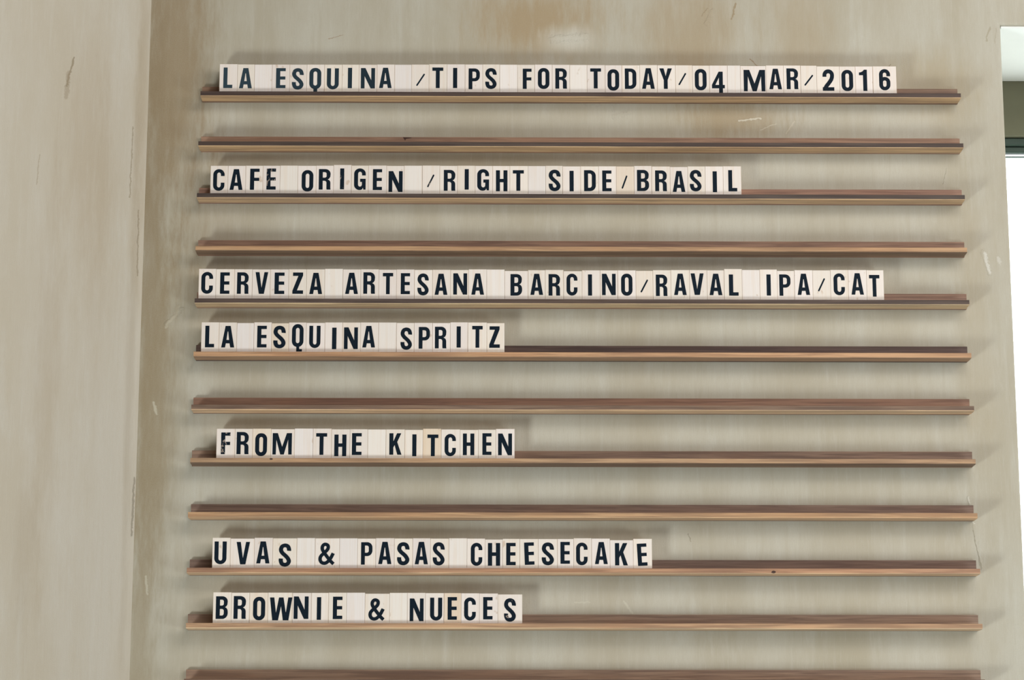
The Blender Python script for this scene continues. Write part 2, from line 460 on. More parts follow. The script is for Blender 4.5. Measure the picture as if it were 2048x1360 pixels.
# ------------------------------------------------------------------ the twelve ledges
Z = [0.3929, 0.3, 0.2047, 0.1086, 0.0137, -0.0815, -0.1756, -0.2692, -0.3635, -0.4597, -0.554, -0.6485]
HW = 0.680              # half length
YF, YB = -0.0385, -0.0078
HL, HB = 0.0091, 0.0181
FLOOR = -0.0042         # groove the tiles stand in, below the top of the lip
LEDGES = [  # back rail, lip, base board (tone of each strip), label
    ((138, 112, 98), (81, 67, 64), (195, 164, 132), 'walnut ledge topmost on the wall, carrying the longest line with the date'),
    ((163, 131, 114), (85, 72, 68), (195, 164, 132), 'empty walnut ledge directly under the top line of tiles'),
    ((157, 123, 110), (83, 72, 69), (199, 168, 138), 'walnut ledge third from top, under the line that starts with C A F'),
    ((149, 118, 104), (184, 148, 118), (127, 104, 88), 'empty light-fronted walnut ledge between the second and third lines of tiles'),
    ((150, 120, 107), (91, 77, 73), (201, 177, 148), 'walnut ledge under the long line that starts with C E R'),
    ((96, 78, 75), (190, 150, 120), (161, 131, 109), 'walnut ledge with near-black back rail, under the line ending in Z'),
    ((145, 113, 99), (129, 107, 95), (216, 185, 156), 'empty walnut ledge halfway down, above the line that starts with F R O'),
    ((143, 118, 106), (178, 146, 120), (121, 99, 85), 'walnut ledge under the line that starts with F R O'),
    ((132, 109, 100), (186, 150, 120), (207, 174, 144), 'empty walnut ledge third from the lowest, above the line starting with U V'),
    ((122, 101, 94), (181, 141, 117), (216, 185, 156), 'walnut ledge under the line that starts with U V A'),
    ((143, 120, 108), (186, 150, 123), (224, 196, 167), 'walnut ledge under the lowest line of tiles'),
    ((154, 129, 115), (120, 97, 86), (193, 161, 135), 'empty walnut ledge cut by the bottom edge of the photo'),
]
def bull(y, z, r, a0, a1, n=5):
    return [(y + r*math.cos(math.radians(a0 + (a1-a0)*i/n)), z + r*math.sin(math.radians(a0 + (a1-a0)*i/n))) for i in range(n+1)]

LEDGE = []
for i, (cb, cl, cu, label) in enumerate(LEDGES):
    root = empty('wall_ledge', (0, 0, Z[i]))
    tag(root, label, 'wall ledge', 'walnut ledges on the wall')
    LEDGE.append(root)
    j = [random.uniform(-0.0012, 0.0012) for _ in range(4)]
    bm = bmesh.new()
    extrude_x(bm, [(0.0, -HL), (YB, -HL), (YB, HB-0.0006), (YB+0.0006, HB), (0.0, HB)], -HW+j[0], HW+j[1])
    o = link_mesh('back_rail', bm, M_WALNUT, root); o.color = (*srgb(*cb), 1)
    bm = bmesh.new()
    extrude_x(bm, [(YB-0.0001, -HL), (YB-0.0001, FLOOR)] + [(YF+0.0070, FLOOR), (YF+0.0070, -HL+0.0014)] + [(YF, -HL+0.0014)] + bull(YF+0.0012, -HL+0.0012, 0.0012, 180, 270, 4), -HW+j[2], HW+j[3])
    o = link_mesh('base_board', bm, M_WALNUT, root); o.color = (*srgb(*cu), 1)
    bm = bmesh.new()
    extrude_x(bm, [(YF+0.0069, -HL+0.0015), (YF+0.0069, -0.0003), (YF+0.0066, 0), (YF+0.0004, 0), (YF, -0.0004), (YF, -HL+0.0015)], -HW+j[2], HW+j[3])
    o = link_mesh('front_lip', bm, M_WALNUT, root); o.color = (*srgb(*cl), 1)

def ledge_mark(i, name, pts, y0, y1, label):
    """a small dark knot, hole or crack let into a ledge: (x, z) outline relative to the ledge"""
    bm = bmesh.new()
    a = [bm.verts.new((x, y0, z)) for x, z in pts]; b = [bm.verts.new((x, y1, z)) for x, z in pts]
    n = len(pts)
    for k in range(n): bm.faces.new((a[k], a[(k+1) % n], b[(k+1) % n], b[k]))
    bm.faces.new(a); bm.faces.new(b)
    o = link_mesh(name, bm, M_KNOT, LEDGE[i]); o['label'] = label
def blob(x, z, rx, rz, n=9):
    return [(x + rx*math.cos(2*math.pi*k/n)*random.uniform(.75, 1.1), z + rz*math.sin(2*math.pi*k/n)*random.uniform(.75, 1.1)) for k in range(n)]
ledge_mark(1, 'knot', [(-0.319, 0.0176), (-0.302, 0.0168), (-0.306, 0.0157), (-0.3135, 0.0145), (-0.315, 0.0110), (-0.317, 0.0145)], YB-0.0002, YB+0.001, 'small dark knot')
ledge_mark(3, 'crack', [(0.443, 0.0052), (0.460, 0.0050), (0.500, 0.0054), (0.530, 0.0066), (0.530, 0.0076), (0.500, 0.0066), (0.460, 0.0062)], YB-0.0002, YB+0.001, 'dark split along the rail')
ledge_mark(9, 'knot', blob(0.325, -0.0060, 0.0042, 0.0024), YF-0.0002, YF+0.001, 'small dark knot')
ledge_mark(7, 'knot', blob(-0.540, -0.0020, 0.0030, 0.0016), YF-0.0002, YF+0.001, 'small dark knot')
ledge_mark(7, 'knot', blob(-0.608, 0.0120, 0.0040, 0.0028), YB-0.0002, YB+0.001, 'small dark knot')

# ------------------------------------------------------------------ the bold condensed alphabet (drawn as outlines, 100 units high)
def arc(cx, cy, rx, ry, a0, a1, n=10):
    return [(cx + rx*math.cos(math.radians(a0 + (a1-a0)*i/n)), cy + ry*math.sin(math.radians(a0 + (a1-a0)*i/n))) for i in range(n+1)]
def rrect(x0, y0, x1, y1, rx, ry=None, n=8):
    ry = ry or rx
    return (arc(x1-rx, y1-ry, rx, ry, 0, 90, n) + arc(x0+rx, y1-ry, rx, ry, 90, 180, n)
            + arc(x0+rx, y0+ry, rx, ry, 180, 270, n) + arc(x1-rx, y0+ry, rx, ry, 270, 360, n))
def spline(pts, n=8):
    out = []
    P = [pts[0]] + list(pts) + [pts[-1]]
    for i in range(1, len(P)-2):
        p0, p1, p2, p3 = P[i-1], P[i], P[i+1], P[i+2]
        for k in range(n):
            t = k/n
            out.append(tuple(0.5*((2*p1[d]) + (-p0[d]+p2[d])*t + (2*p0[d]-5*p1[d]+4*p2[d]-p3[d])*t*t + (-p0[d]+3*p1[d]-3*p2[d]+p3[d])*t**3) for d in (0, 1)))
    out.append(pts[-1])
    return out
def stroke(pts, w):
    """outline of a path drawn with a flat-ended pen; w = width, or (across, along) for slightly thinner horizontals"""
    wv, wh = w if isinstance(w, tuple) else (w, w)
    L, R = [], []
    n = len(pts)
    for i, (x, y) in enumerate(pts):
        a = pts[max(0, i-1)]; b = pts[min(n-1, i+1)]
        dx, dy = b[0]-a[0], b[1]-a[1]
        d = math.hypot(dx, dy) or 1
        nx, ny = -dy/d, dx/d
        L.append((x + nx*wv/2, y + ny*wh/2)); R.append((x - nx*wv/2, y - ny*wh/2))
    return ('strip', L, R)
V, H = 19, 17
bowl_top = [(46.5, 68)] + arc(28, 74.5, 18.5, 19, 0, 180, 14)
bowl_bot = arc(28, 25.5, 18.5, 19, 180, 360, 14)
def rects(*r): return [([(a, b), (c, b), (c, d), (a, d)], []) for a, b, c, d in r]
GLYPH = {
 'I': rects((0, 0, 19, 100)),
 'L': [([(0, 0), (43, 0), (43, 16), (19, 16), (19, 100), (0, 100)], [])],
 'E': [([(0, 0), (44, 0), (44, 15), (19, 15), (19, 43), (43, 43), (43, 58), (19, 58), (19, 85), (44, 85), (44, 100), (0, 100)], [])],
 'F': [([(0, 0), (19, 0), (19, 42), (42, 42), (42, 57), (19, 57), (19, 85), (43, 85), (43, 100), (0, 100)], [])],
 'T': [([(17, 0), (36, 0), (36, 84), (53, 84), (53, 100), (0, 100), (0, 84), (17, 84)], [])],
 'H': [([(0, 0), (19, 0), (19, 43), (36, 43), (36, 0), (55, 0), (55, 100), (36, 100), (36, 59), (19, 59), (19, 100), (0, 100)], [])],
 'N': [([(0, 0), (17.5, 0), (17.5, 60), (46, 0), (66, 0), (66, 100), (48.5, 100), (48.5, 40), (21, 100), (0, 100)], [])],
 'M': [([(0, 0), (16, 0), (17.5, 70), (37, 0), (54, 0), (73.5, 70), (75, 0), (91, 0), (91, 100), (67, 100), (45.5, 36), (24, 100), (0, 100)], [])],
 'W': [([(0, 100), (19, 100), (27.5, 32), (40, 100), (60, 100), (71, 32), (81, 100), (99, 100), (83, 0), (58.5, 0), (49.5, 62), (37, 0), (11.5, 0)], [])],
 'V': [([(0, 100), (19, 100), (30, 27), (43, 100), (61, 100), (42, 0), (18, 0)], [])],
 'Y': [([(0, 100), (21, 100), (31, 62), (41, 100), (62, 100), (40.5, 43), (40.5, 0), (21.5, 0), (21.5, 43)], [])],
 'Z': [([(0, 0), (52, 0), (52, 16), (22, 16), (51, 86), (51, 100), (2, 100), (2, 84), (28, 84), (0, 14)], [])],
 'K': [([(0, 0), (19, 0), (19, 34), (25, 45), (38, 0), (58, 0), (37, 59), (56, 100), (36, 100), (19, 62), (19, 100), (0, 100)], [])],
 'A': [([(0, 0), (18, 0), (21.5, 19), (39, 19), (42.5, 0), (61, 0), (42.5, 100), (18.5, 100)], [[(24, 35), (36.5, 35), (31.5, 74), (29, 74)]])],
 'O': [(rrect(0, -2, 56, 102, 26, 27), [rrect(19, 15, 37, 85, 9, 10)])],
 'U': [([(0, 100)] + arc(28, 24, 28, 26, 180, 360, 16) + [(56, 100), (37, 100)] + arc(28, 24, 9, 10, 360, 180, 10) + [(19, 100)], [])],
 'C': [([(56, 69)] + arc(28, 76, 28, 26, 0, 180, 16) + arc(28, 24, 28, 26, 180, 360, 16) + [(56, 37), (38, 37)] + arc(28.5, 25, 9.5, 11, 360, 180, 10) + arc(28.5, 75, 9.5, 11, 180, 0, 10) + [(38, 69)], [])],
 'G': [([(56, 68)] + arc(28, 76, 28, 26, 0, 180, 16) + arc(26, 24, 26, 26, 180, 300, 12) + [(43, 9), (45, 0), (56, 0), (56, 52), (29, 52), (29, 37), (38, 37)] + arc(28.5, 25, 9.5, 11, 360, 180, 10) + arc(28.5, 75, 9.5, 11, 180, 0, 10) + [(38, 68)], [])],
 'D': [([(0, 0), (28, 0)] + arc(28, 27, 28, 27, 270, 360, 10) + arc(28, 73, 28, 27, 0, 90, 10) + [(0, 100)], [[(19, 16)] + arc(26, 27, 11, 11, 270, 360, 6) + arc(26, 73, 11, 11, 0, 90, 6) + [(19, 84)]])],
 'P': [([(0, 0), (19, 0), (19, 38)] + arc(31, 63, 25, 25, 270, 360, 8) + arc(31, 76, 25, 24, 0, 90, 8) + [(0, 100)], [[(19, 53)] + arc(28, 62, 10, 9, 270, 360, 6) + arc(28, 76, 10, 9, 0, 90, 6) + [(19, 85)]])],
 'R': [([(0, 0), (19, 0), (19, 43), (27, 43)] + arc(27, 33, 10, 10, 90, 0, 6) + [(37, 7), (38, 0), (57, 0), (56, 8), (56, 33)] + [(54.5, 40), (50, 46), (43, 49.5), (50, 54), (55, 62)] + arc(31, 76, 25.5, 24, 0, 90, 8) + [(0, 100)], [[(19, 58)] + arc(28, 66, 9.5, 8, 270, 360, 6) + arc(28, 77, 9.5, 8, 0, 90, 6) + [(19, 85)]])],
 'B': [([(0, 0), (31, 0)] + arc(31, 25, 25, 25, 270, 360, 8) + [(56, 32), (54.5, 41), (50, 48), (43, 52), (49, 56), (53.5, 63)] + arc(30, 77, 25, 23, 0, 90, 8) + [(0, 100)],
        [[(19, 15)] + arc(28.5, 24, 9, 9, 270, 360, 6) + arc(28.5, 35, 9, 9, 0, 90, 6) + [(19, 44)], [(19, 59)] + arc(28, 67, 9, 8, 270, 360, 6) + arc(28, 77, 9, 8, 0, 90, 6) + [(19, 85)]])],
 'S': [(stroke(spline([(46.5, 69), (46.5, 76), (41, 89), (28, 93.5), (15, 89), (9.5, 77), (11, 67), (18, 57.5), (28, 49), (38.5, 39), (45.5, 28), (46, 19), (40, 10), (28, 6.5), (15, 11), (9.5, 24), (9.5, 34)], 6), (19, 17)), [])],
 '0': [(rrect(0, -2, 56, 102, 26, 27), [rrect(19, 15, 37, 85, 9, 10)])],
 '1': [([(19, 0), (38, 0), (38, 100), (24, 100), (18, 93), (8, 88), (0, 87), (0, 74), (19, 74)], [])],
 '2': [(stroke([(9.5, 67)] + arc(28, 75, 18.5, 18.5, 180, 0, 14) + spline([(46.5, 68), (42, 54), (31, 38), (18, 22), (10, 7)], 5)[1:], 19), []), ([(0, 0), (56, 0), (56, 17), (0, 17)], [])],
 '4': [([(33, 0), (51, 0), (51, 21), (60, 21), (60, 37), (51, 37), (51, 100), (32, 100), (0, 38), (0, 21), (33, 21)], [[(16, 37), (33, 37), (33, 72)]])],
 '6': [(stroke([(46.5, 67)] + arc(28, 75, 18.5, 18.5, 0, 180, 14) + [(9.5, 26)] + arc(28, 25, 18.5, 18.5, 180, 360, 14) + [(46.5, 36)] + arc(28, 38, 18.5, 17, 0, 160, 10), (19, 17)), [])],
 '&': [(stroke(spline([(68, 4), (56, 15), (42, 32), (27, 52), (17, 69), (17, 82), (24, 91), (33, 92), (42, 86), (42, 73), (34, 62), (20, 49), (9, 36), (7.5, 22), (14, 11), (26, 7), (38, 11), (49, 22), (57, 34), (66, 52)], 6), (15.5, 15)), [])],
}
GLYPH['Q'] = [(rrect(0, 0, 56, 104, 26, 27), [rrect(19, 17, 37, 87, 9, 10)]), ([(22, 12), (36, 12), (36, -10), (50, -10), (49, -21), (22, -21)], [])]
GLYPH['q'] = [(rrect(0, 0, 56, 104, 26, 27), [rrect(19, 17, 37, 87, 9, 10)]), ([(20, 12), (38, 12), (38, -13), (20, -13)], [])]

def slash(w, h):
    """round-ended slanted bar filling w x h"""
    t = 0.00185
    ax, az, bx, bz = t*0.75, t*0.75, w - t*0.75, h - t*0.75
    a = math.degrees(math.atan2(bz-az, bx-ax))
    return [(arc(bx, bz, t*0.75, t*0.75, a-90, a+90, 6) + arc(ax, az, t*0.75, t*0.75, a+90, a+270, 6), [])]

def glyph_bm(ch, x0, x1, z0, z1, rot, y_face, depth=0.00025):
    """letter as a thin layer of ink standing on the tile's face"""
    if ch == '/':
        polys = slash(x1-x0, z1-z0)
        f = lambda p: (p[0] + x0, p[1] + z0)
    else:
        polys = GLYPH[ch]
        every = [p for o, _ in polys for p in (o[1] + o[2] if o[0] == 'strip' else o)]
        ax = [p[0] for p in every]; az = [p[1] for p in every]
        mx, Mx, mz, Mz = min(ax), max(ax), min(az), max(az)
        f = lambda p: (x0 + (p[0]-mx)/(Mx-mx)*(x1-x0), z0 + (p[1]-mz)/(Mz-mz)*(z1-z0))
    cx, cz = (x0+x1)/2, (z0+z1)/2
    c, s = math.cos(math.radians(rot)), math.sin(math.radians(rot))
    bm = bmesh.new()
    def place(p):
        x, z = f(p); dx, dz = x-cx, z-cz
        return (cx + dx*c + dz*s, cz - dx*s + dz*c)
    for k, (outer, holes) in enumerate(polys):
        yf = y_face - depth - k*2e-5
        if outer[0] == 'strip':
            fr = [[bm.verts.new((q[0], yf - 1.5e-4*i/len(side), q[1])) for i, q in enumerate(map(place, side))] for side in outer[1:]]
            bk = [[bm.verts.new((q[0], y_face, q[1])) for q in map(place, side)] for side in outer[1:]]
            n = len(fr[0])
            for i in range(n-1):
                bm.faces.new((fr[0][i], fr[0][i+1], fr[1][i+1], fr[1][i]))
                for e in (0, 1): bm.faces.new((fr[e][i], fr[e][i+1], bk[e][i+1], bk[e][i]))
            for i in (0, n-1): bm.faces.new((fr[0][i], fr[1][i], bk[1][i], bk[0][i]))
            continue
        loops = []
        for lp in [outer] + holes:
            q = []
            for p in lp:
                pt = place(p)
                if not q or math.hypot(pt[0]-q[-1][0], pt[1]-q[-1][1]) > 1e-6: q.append(pt)
            if math.hypot(q[0][0]-q[-1][0], q[0][1]-q[-1][1]) < 1e-6: q.pop()
            loops.append(q)
        vs = [bm.verts.new((x, yf, z)) for lp in loops for x, z in lp]
        for tri in tessellate_polygon([[Vector((x, z, 0)) for x, z in lp] for lp in loops]):
            try: bm.faces.new([vs[i] for i in tri])
            except ValueError: pass
        b = 0
        for lp in loops:
            n = len(lp)
            back = [bm.verts.new((x, y_face, z)) for x, z in lp]
            for i in range(n):
                try: bm.faces.new((vs[b+i], vs[b+(i+1) % n], back[(i+1) % n], back[i]))
                except ValueError: pass
            b += n
    return bm

ROWS = [
 (0, [
  ('L', -647.5, -615.5, 53.3, -640.3, -624.2, 8.4, 46.8), ('A', -615.5, -584.9, 52.9, -612.0, -589.2, 8.1, 45.8), ('_', -584.9, -553.5, 52.6),
  ('E', -553.5, -522.0, 52.9, -546.2, -529.2, 8.7, 46.0), ('S', -522.0, -491.2, 53.0, -517.7, -496.9, 6.2, 46.1), ('Q', -491.2, -459.9, 53.1, -486.6, -465.4, 2.3, 46.6),
  ('U', -459.9, -428.0, 53.0, -455.2, -434.0, 6.6, 45.9), ('I', -428.0, -397.8, 53.1, -417.7, -410.3, 8.9, 46.9), ('N', -397.8, -365.7, 53.0, -394.4, -369.2, 8.5, 46.5),
  ('A', -365.7, -334.2, 53.5, -361.7, -339.2, 9.3, 47.2), ('_', -334.2, -303.8, 53.1), ('/', -303.8, -272.5, 53.5, -295.3, -279.8, 13.4, 36.2),
  ('T', -272.5, -240.3, 54.4, -266.5, -247.0, 9.6, 48.0), ('I', -240.3, -208.0, 54.3, -229.4, -222.0, 9.7, 47.4), ('P', -208.0, -176.3, 54.0, -201.5, -181.5, 7.6, 46.4),
  ('S', -176.3, -145.8, 54.3, -171.6, -151.3, 8.1, 47.2), ('_', -145.8, -113.9, 54.0), ('F', -113.9, -83.0, 53.8, -104.5, -88.7, 8.5, 46.3),
  ('O', -83.0, -51.9, 54.1, -77.4, -56.8, 8.4, 47.5), ('R', -51.9, -20.4, 54.0, -46.1, -25.3, 9.1, 47.1), ('_', -20.4, 10.7, 53.7),
  ('T', 10.7, 43.1, 53.8, 16.5, 35.9, 9.8, 47.3), ('O', 43.1, 73.1, 53.4, 47.4, 68.2, 5.7, 45.7), ('D', 73.1, 105.3, 53.5, 78.5, 99.1, 9.1, 47.3),
  ('A', 105.3, 136.7, 54.1, 109.3, 132.0, 9.4, 48.0), ('Y', 136.7, 169.3, 53.7, 140.4, 163.1, 9.3, 47.7), ('/', 169.3, 199.8, 53.8, 174.6, 188.5, 16.4, 39.0),
  ('0', 199.8, 230.5, 53.3, 204.0, 225.1, 7.0, 46.8), ('4', 230.5, 262.4, 53.4, 234.5, 257.6, 2.3, 41.8), ('_', 262.4, 285.6, 53.4),
  ('M', 285.6, 331.9, 52.7, 291.7, 330.2, 5.3, 45.3), ('A', 331.9, 363.0, 53.9, 337.4, 360.1, 9.2, 47.6), ('R', 363.0, 394.0, 54.0, 368.7, 389.6, 9.5, 48.4),
  ('/', 394.0, 422.8, 53.6, 400.4, 416.4, 16.0, 36.2), ('2', 422.8, 463.8, 52.4, 433.3, 453.9, 6.6, 46.8), ('0', 463.8, 492.3, 52.3, 467.3, 488.0, 6.1, 45.8),
  ('1', 492.3, 523.4, 52.6, 498.9, 513.2, 6.6, 46.4), ('6', 523.4, 565.9, 52.7, 534.8, 554.7, 7.6, 47.4),
 ]),
 (2, [
  ('C', -658.9, -627.8, 52.6, -653.9, -633.8, 6.4, 46.2), ('A', -627.8, -596.4, 52.6, -624.5, -601.6, 8.2, 46.3), ('F', -596.4, -565.9, 52.7, -588.5, -571.9, 8.3, 47.1),
  ('E', -565.9, -535.3, 52.8, -559.3, -542.8, 8.8, 47.6), ('_', -535.3, -503.9, 53.1), ('O', -503.9, -471.3, 52.8, -496.9, -476.3, 5.5, 44.7),
  ('R', -471.3, -440.5, 53.1, -466.6, -445.6, 9.0, 46.7), ('I', -440.5, -408.9, 54.7, -428.9, -421.7, 9.8, 48.1), ('G', -408.9, -378.7, 53.5, -404.0, -383.4, 8.5, 48.2),
  ('E', -378.7, -346.5, 53.8, -370.7, -354.5, 8.6, 47.0), ('N', -346.5, -315.3, 53.2, -342.8, -317.9, 5.2, 43.4), ('_', -315.3, -283.0, 53.7),
  ('/', -283.0, -251.9, 53.8, -274.3, -261.6, 13.8, 37.1), ('R', -251.9, -220.7, 53.5, -244.8, -224.2, 7.4, 45.8), ('I', -220.7, -189.3, 53.8, -207.8, -200.5, 9.7, 47.4),
  ('G', -189.3, -158.1, 53.6, -185.5, -164.5, 7.8, 47.5), ('H', -158.1, -127.5, 53.5, -152.2, -131.8, 6.8, 45.4), ('T', -127.5, -95.2, 53.6, -122.3, -102.7, 7.8, 45.7),
  ('_', -95.2, -64.0, 53.5), ('S', -64.0, -33.8, 54.0, -58.6, -37.5, 7.3, 46.8), ('I', -33.8, -1.9, 53.0, -21.5, -14.2, 7.0, 44.7),
  ('D', -1.9, 30.2, 53.3, 4.3, 25.1, 7.5, 46.1), ('E', 30.2, 61.7, 53.4, 36.6, 53.0, 7.3, 45.5), ('/', 61.7, 93.3, 53.2, 70.9, 81.3, 12.2, 36.3),
  ('B', 93.3, 124.6, 54.2, 98.4, 119.7, 7.9, 46.8), ('R', 124.6, 157.2, 53.2, 130.6, 151.5, 7.6, 45.8), ('A', 157.2, 188.5, 52.4, 161.7, 184.0, 6.4, 44.8),
  ('S', 188.5, 219.6, 53.6, 192.3, 213.0, 7.5, 47.0), ('I', 219.6, 251.5, 53.7, 232.9, 240.4, 6.1, 44.5), ('L', 251.5, 283.8, 54.0, 260.7, 276.3, 7.7, 46.8),
 ]),
 (4, [
  ('C', -674.7, -644.3, 55.2, -669.9, -649.5, 10.0, 49.4), ('E', -644.3, -611.7, 54.8, -636.9, -620.3, 10.1, 48.8), ('R', -611.7, -580.4, 54.7, -607.1, -586.7, 10.1, 48.9),
  ('V', -580.4, -548.9, 54.3, -575.0, -552.7, 10.0, 49.2), ('E', -548.9, -516.4, 54.4, -541.2, -523.9, 9.9, 48.6), ('Z', -516.4, -485.1, 54.7, -509.7, -490.9, 10.2, 48.7),
  ('A', -485.1, -453.1, 54.8, -480.0, -457.4, 10.0, 48.3), ('_', -453.1, -421.2, 55.7), ('A', -421.2, -389.7, 54.7, -417.0, -394.5, 10.2, 48.5),
  ('R', -389.7, -357.9, 55.0, -385.1, -364.5, 10.6, 49.4), ('T', -357.9, -327.0, 54.4, -351.0, -332.9, 10.1, 48.4), ('E', -327.0, -295.5, 54.9, -319.3, -303.2, 10.2, 48.1),
  ('S', -295.5, -263.5, 54.1, -290.0, -270.2, 7.9, 47.5), ('A', -263.5, -231.9, 54.4, -259.7, -237.3, 9.0, 47.1), ('N', -231.9, -200.0, 54.1, -227.0, -202.6, 9.5, 47.9),
  ('A', -200.0, -168.2, 55.4, -195.2, -172.9, 9.4, 47.7), ('_', -168.2, -136.7, 55.1), ('B', -136.7, -95.4, 52.6, -126.3, -105.9, 7.9, 46.8),
  ('A', -95.4, -65.1, 54.2, -91.3, -69.0, 9.4, 47.5), ('R', -65.1, -32.9, 54.7, -59.3, -38.9, 8.2, 47.0), ('C', -32.9, -0.5, 52.4, -27.7, -8.5, 8.1, 47.7),
  ('I', -0.5, 31.5, 54.0, 10.2, 17.2, 8.2, 46.5), ('N', 31.5, 62.5, 54.1, 34.8, 58.9, 9.3, 47.8), ('O', 62.5, 94.5, 54.1, 68.4, 88.4, 8.1, 47.9),
  ('/', 94.5, 124.5, 53.4, 102.5, 115.9, 14.1, 37.4), ('R', 124.5, 156.1, 54.5, 129.6, 150.0, 7.8, 46.4), ('A', 156.1, 189.0, 55.0, 161.6, 183.8, 9.7, 48.3),
  ('V', 189.0, 219.9, 54.9, 191.1, 214.0, 9.8, 48.8), ('A', 219.9, 250.1, 54.7, 224.0, 246.6, 9.6, 48.4), ('L', 250.1, 281.5, 56.9, 258.4, 275.2, 8.6, 46.9),
  ('_', 281.5, 312.8, 55.3), ('I', 312.8, 343.5, 56.1, 324.7, 332.1, 8.9, 47.1), ('P', 343.5, 374.1, 53.9, 347.3, 367.0, 8.8, 47.4),
  ('A', 374.1, 406.2, 55.1, 379.1, 401.1, 10.2, 48.6), ('/', 406.2, 437.5, 54.9, 415.1, 427.9, 16.7, 40.4), ('C', 437.5, 468.9, 55.7, 442.9, 462.6, 9.9, 49.4),
  ('A', 468.9, 501.4, 55.8, 474.1, 496.0, 11.1, 49.9), ('T', 501.4, 531.6, 55.4, 505.8, 524.1, 7.5, 46.8),
 ]),
 (5, [
  ('L', -667.5, -636.2, 54.0, -660.6, -644.7, 9.1, 47.7), ('A', -636.2, -605.3, 53.8, -632.2, -609.5, 8.9, 47.5), ('_', -605.3, -575.5, 52.8),
  ('E', -575.5, -544.7, 54.2, -569.6, -553.1, 9.1, 47.9), ('S', -544.7, -514.5, 52.5, -541.3, -519.8, 7.6, 48.0), ('Q', -514.5, -484.0, 54.1, -508.9, -488.7, 2.0, 51.0),
  ('U', -484.0, -451.3, 53.4, -478.6, -459.0, 8.3, 48.1), ('I', -451.3, -420.4, 54.2, -438.6, -431.0, 6.3, 44.8), ('N', -420.4, -389.0, 54.1, -417.8, -393.5, 6.6, 45.3),
  ('A', -389.0, -357.3, 54.3, -385.6, -363.3, 9.4, 48.0), ('_', -357.3, -326.0, 54.4), ('S', -326.0, -295.1, 53.6, -318.7, -298.7, 5.4, 45.2),
  ('P', -295.1, -262.8, 53.8, -287.0, -267.4, 7.4, 46.3), ('R', -262.8, -231.8, 53.7, -258.6, -238.5, 8.2, 46.9), ('I', -231.8, -201.0, 55.0, -220.6, -213.4, 9.7, 47.6),
  ('T', -201.0, -167.6, 54.6, -193.4, -175.0, 9.3, 48.4), ('Z', -167.6, -136.7, 53.6, -163.6, -145.0, 9.2, 47.7),
 ]),
 (7, [
  ('F', -636.2, -604.2, 52.5, -628.1, -612.1, 7.7, 45.9), ('R', -604.2, -573.7, 52.5, -601.1, -580.1, 7.8, 46.7), ('O', -573.7, -541.6, 52.7, -568.9, -548.4, 4.6, 44.6),
  ('M', -541.6, -500.9, 51.9, -538.8, -505.5, 7.3, 44.9), ('_', -500.9, -468.9, 53.1), ('T', -468.9, -436.7, 53.1, -463.5, -444.5, 6.8, 45.0),
  ('H', -436.7, -404.9, 52.0, -431.8, -410.9, 4.7, 42.6), ('E', -404.9, -374.0, 52.2, -401.2, -384.5, 6.8, 45.2), ('_', -374.0, -342.4, 51.8),
  ('K', -342.4, -309.6, 51.9, -336.4, -315.1, 7.3, 45.0), ('I', -309.6, -278.2, 51.2, -296.6, -289.4, 4.8, 43.2), ('T', -278.2, -246.5, 53.2, -270.4, -251.4, 5.0, 42.9),
  ('C', -246.5, -213.8, 52.1, -240.5, -221.0, 4.9, 44.0), ('H', -213.8, -182.1, 51.3, -208.8, -189.0, 6.8, 44.8), ('E', -182.1, -151.6, 51.7, -174.9, -159.2, 7.2, 45.3),
  ('N', -151.6, -119.0, 53.1, -147.7, -123.6, 6.8, 44.9),
 ]),
 (9, [
  ('U', -638.5, -607.6, 52.7, -634.8, -614.0, 7.1, 46.3), ('V', -607.6, -566.3, 51.4, -597.1, -574.1, 6.9, 45.6), ('A', -566.3, -534.8, 52.8, -562.7, -540.0, 8.6, 46.5),
  ('S', -534.8, -493.3, 52.0, -524.2, -503.1, 3.1, 42.9), ('_', -493.3, -462.1, 52.5), ('&', -462.1, -419.9, 52.1, -456.2, -428.1, 5.7, 44.6),
  ('_', -419.9, -389.1, 52.2), ('P', -389.1, -357.7, 51.7, -383.0, -363.5, 6.7, 45.4), ('A', -357.7, -325.8, 52.4, -353.3, -330.7, 7.6, 46.0),
  ('S', -325.8, -294.4, 52.0, -321.1, -299.8, 5.8, 45.5), ('A', -294.4, -263.9, 52.4, -290.6, -268.1, 7.4, 46.1), ('S', -263.9, -232.1, 51.9, -259.7, -239.3, 5.5, 45.5),
  ('_', -232.1, -200.9, 52.5), ('C', -200.9, -169.8, 51.9, -194.3, -174.6, 4.9, 44.5), ('H', -169.8, -139.6, 50.4, -164.9, -143.9, 5.1, 44.3),
  ('E', -139.6, -110.2, 51.6, -133.4, -117.2, 6.1, 44.6), ('E', -110.2, -78.4, 51.4, -102.1, -85.4, 6.8, 45.3, -2.0), ('S', -78.4, -45.5, 51.4, -72.3, -51.3, 6.0, 45.4),
  ('E', -45.5, -17.4, 51.5, -40.2, -24.0, 8.6, 46.4), ('C', -17.4, 13.4, 52.8, -13.2, 6.5, 6.1, 45.2), ('A', 13.4, 45.0, 52.2, 19.1, 41.1, 8.1, 46.2),
  ('K', 45.0, 85.2, 49.5, 53.7, 75.8, 5.9, 44.4), ('E', 85.2, 117.5, 51.9, 92.3, 108.6, 5.3, 43.7, -3.0),
 ]),
 (10, [
  ('B', -635.0, -603.7, 53.2, -630.0, -609.5, 7.6, 46.3), ('R', -603.7, -572.5, 52.6, -599.6, -578.5, 7.8, 46.8), ('O', -572.5, -541.1, 52.6, -566.3, -545.7, 5.4, 45.4),
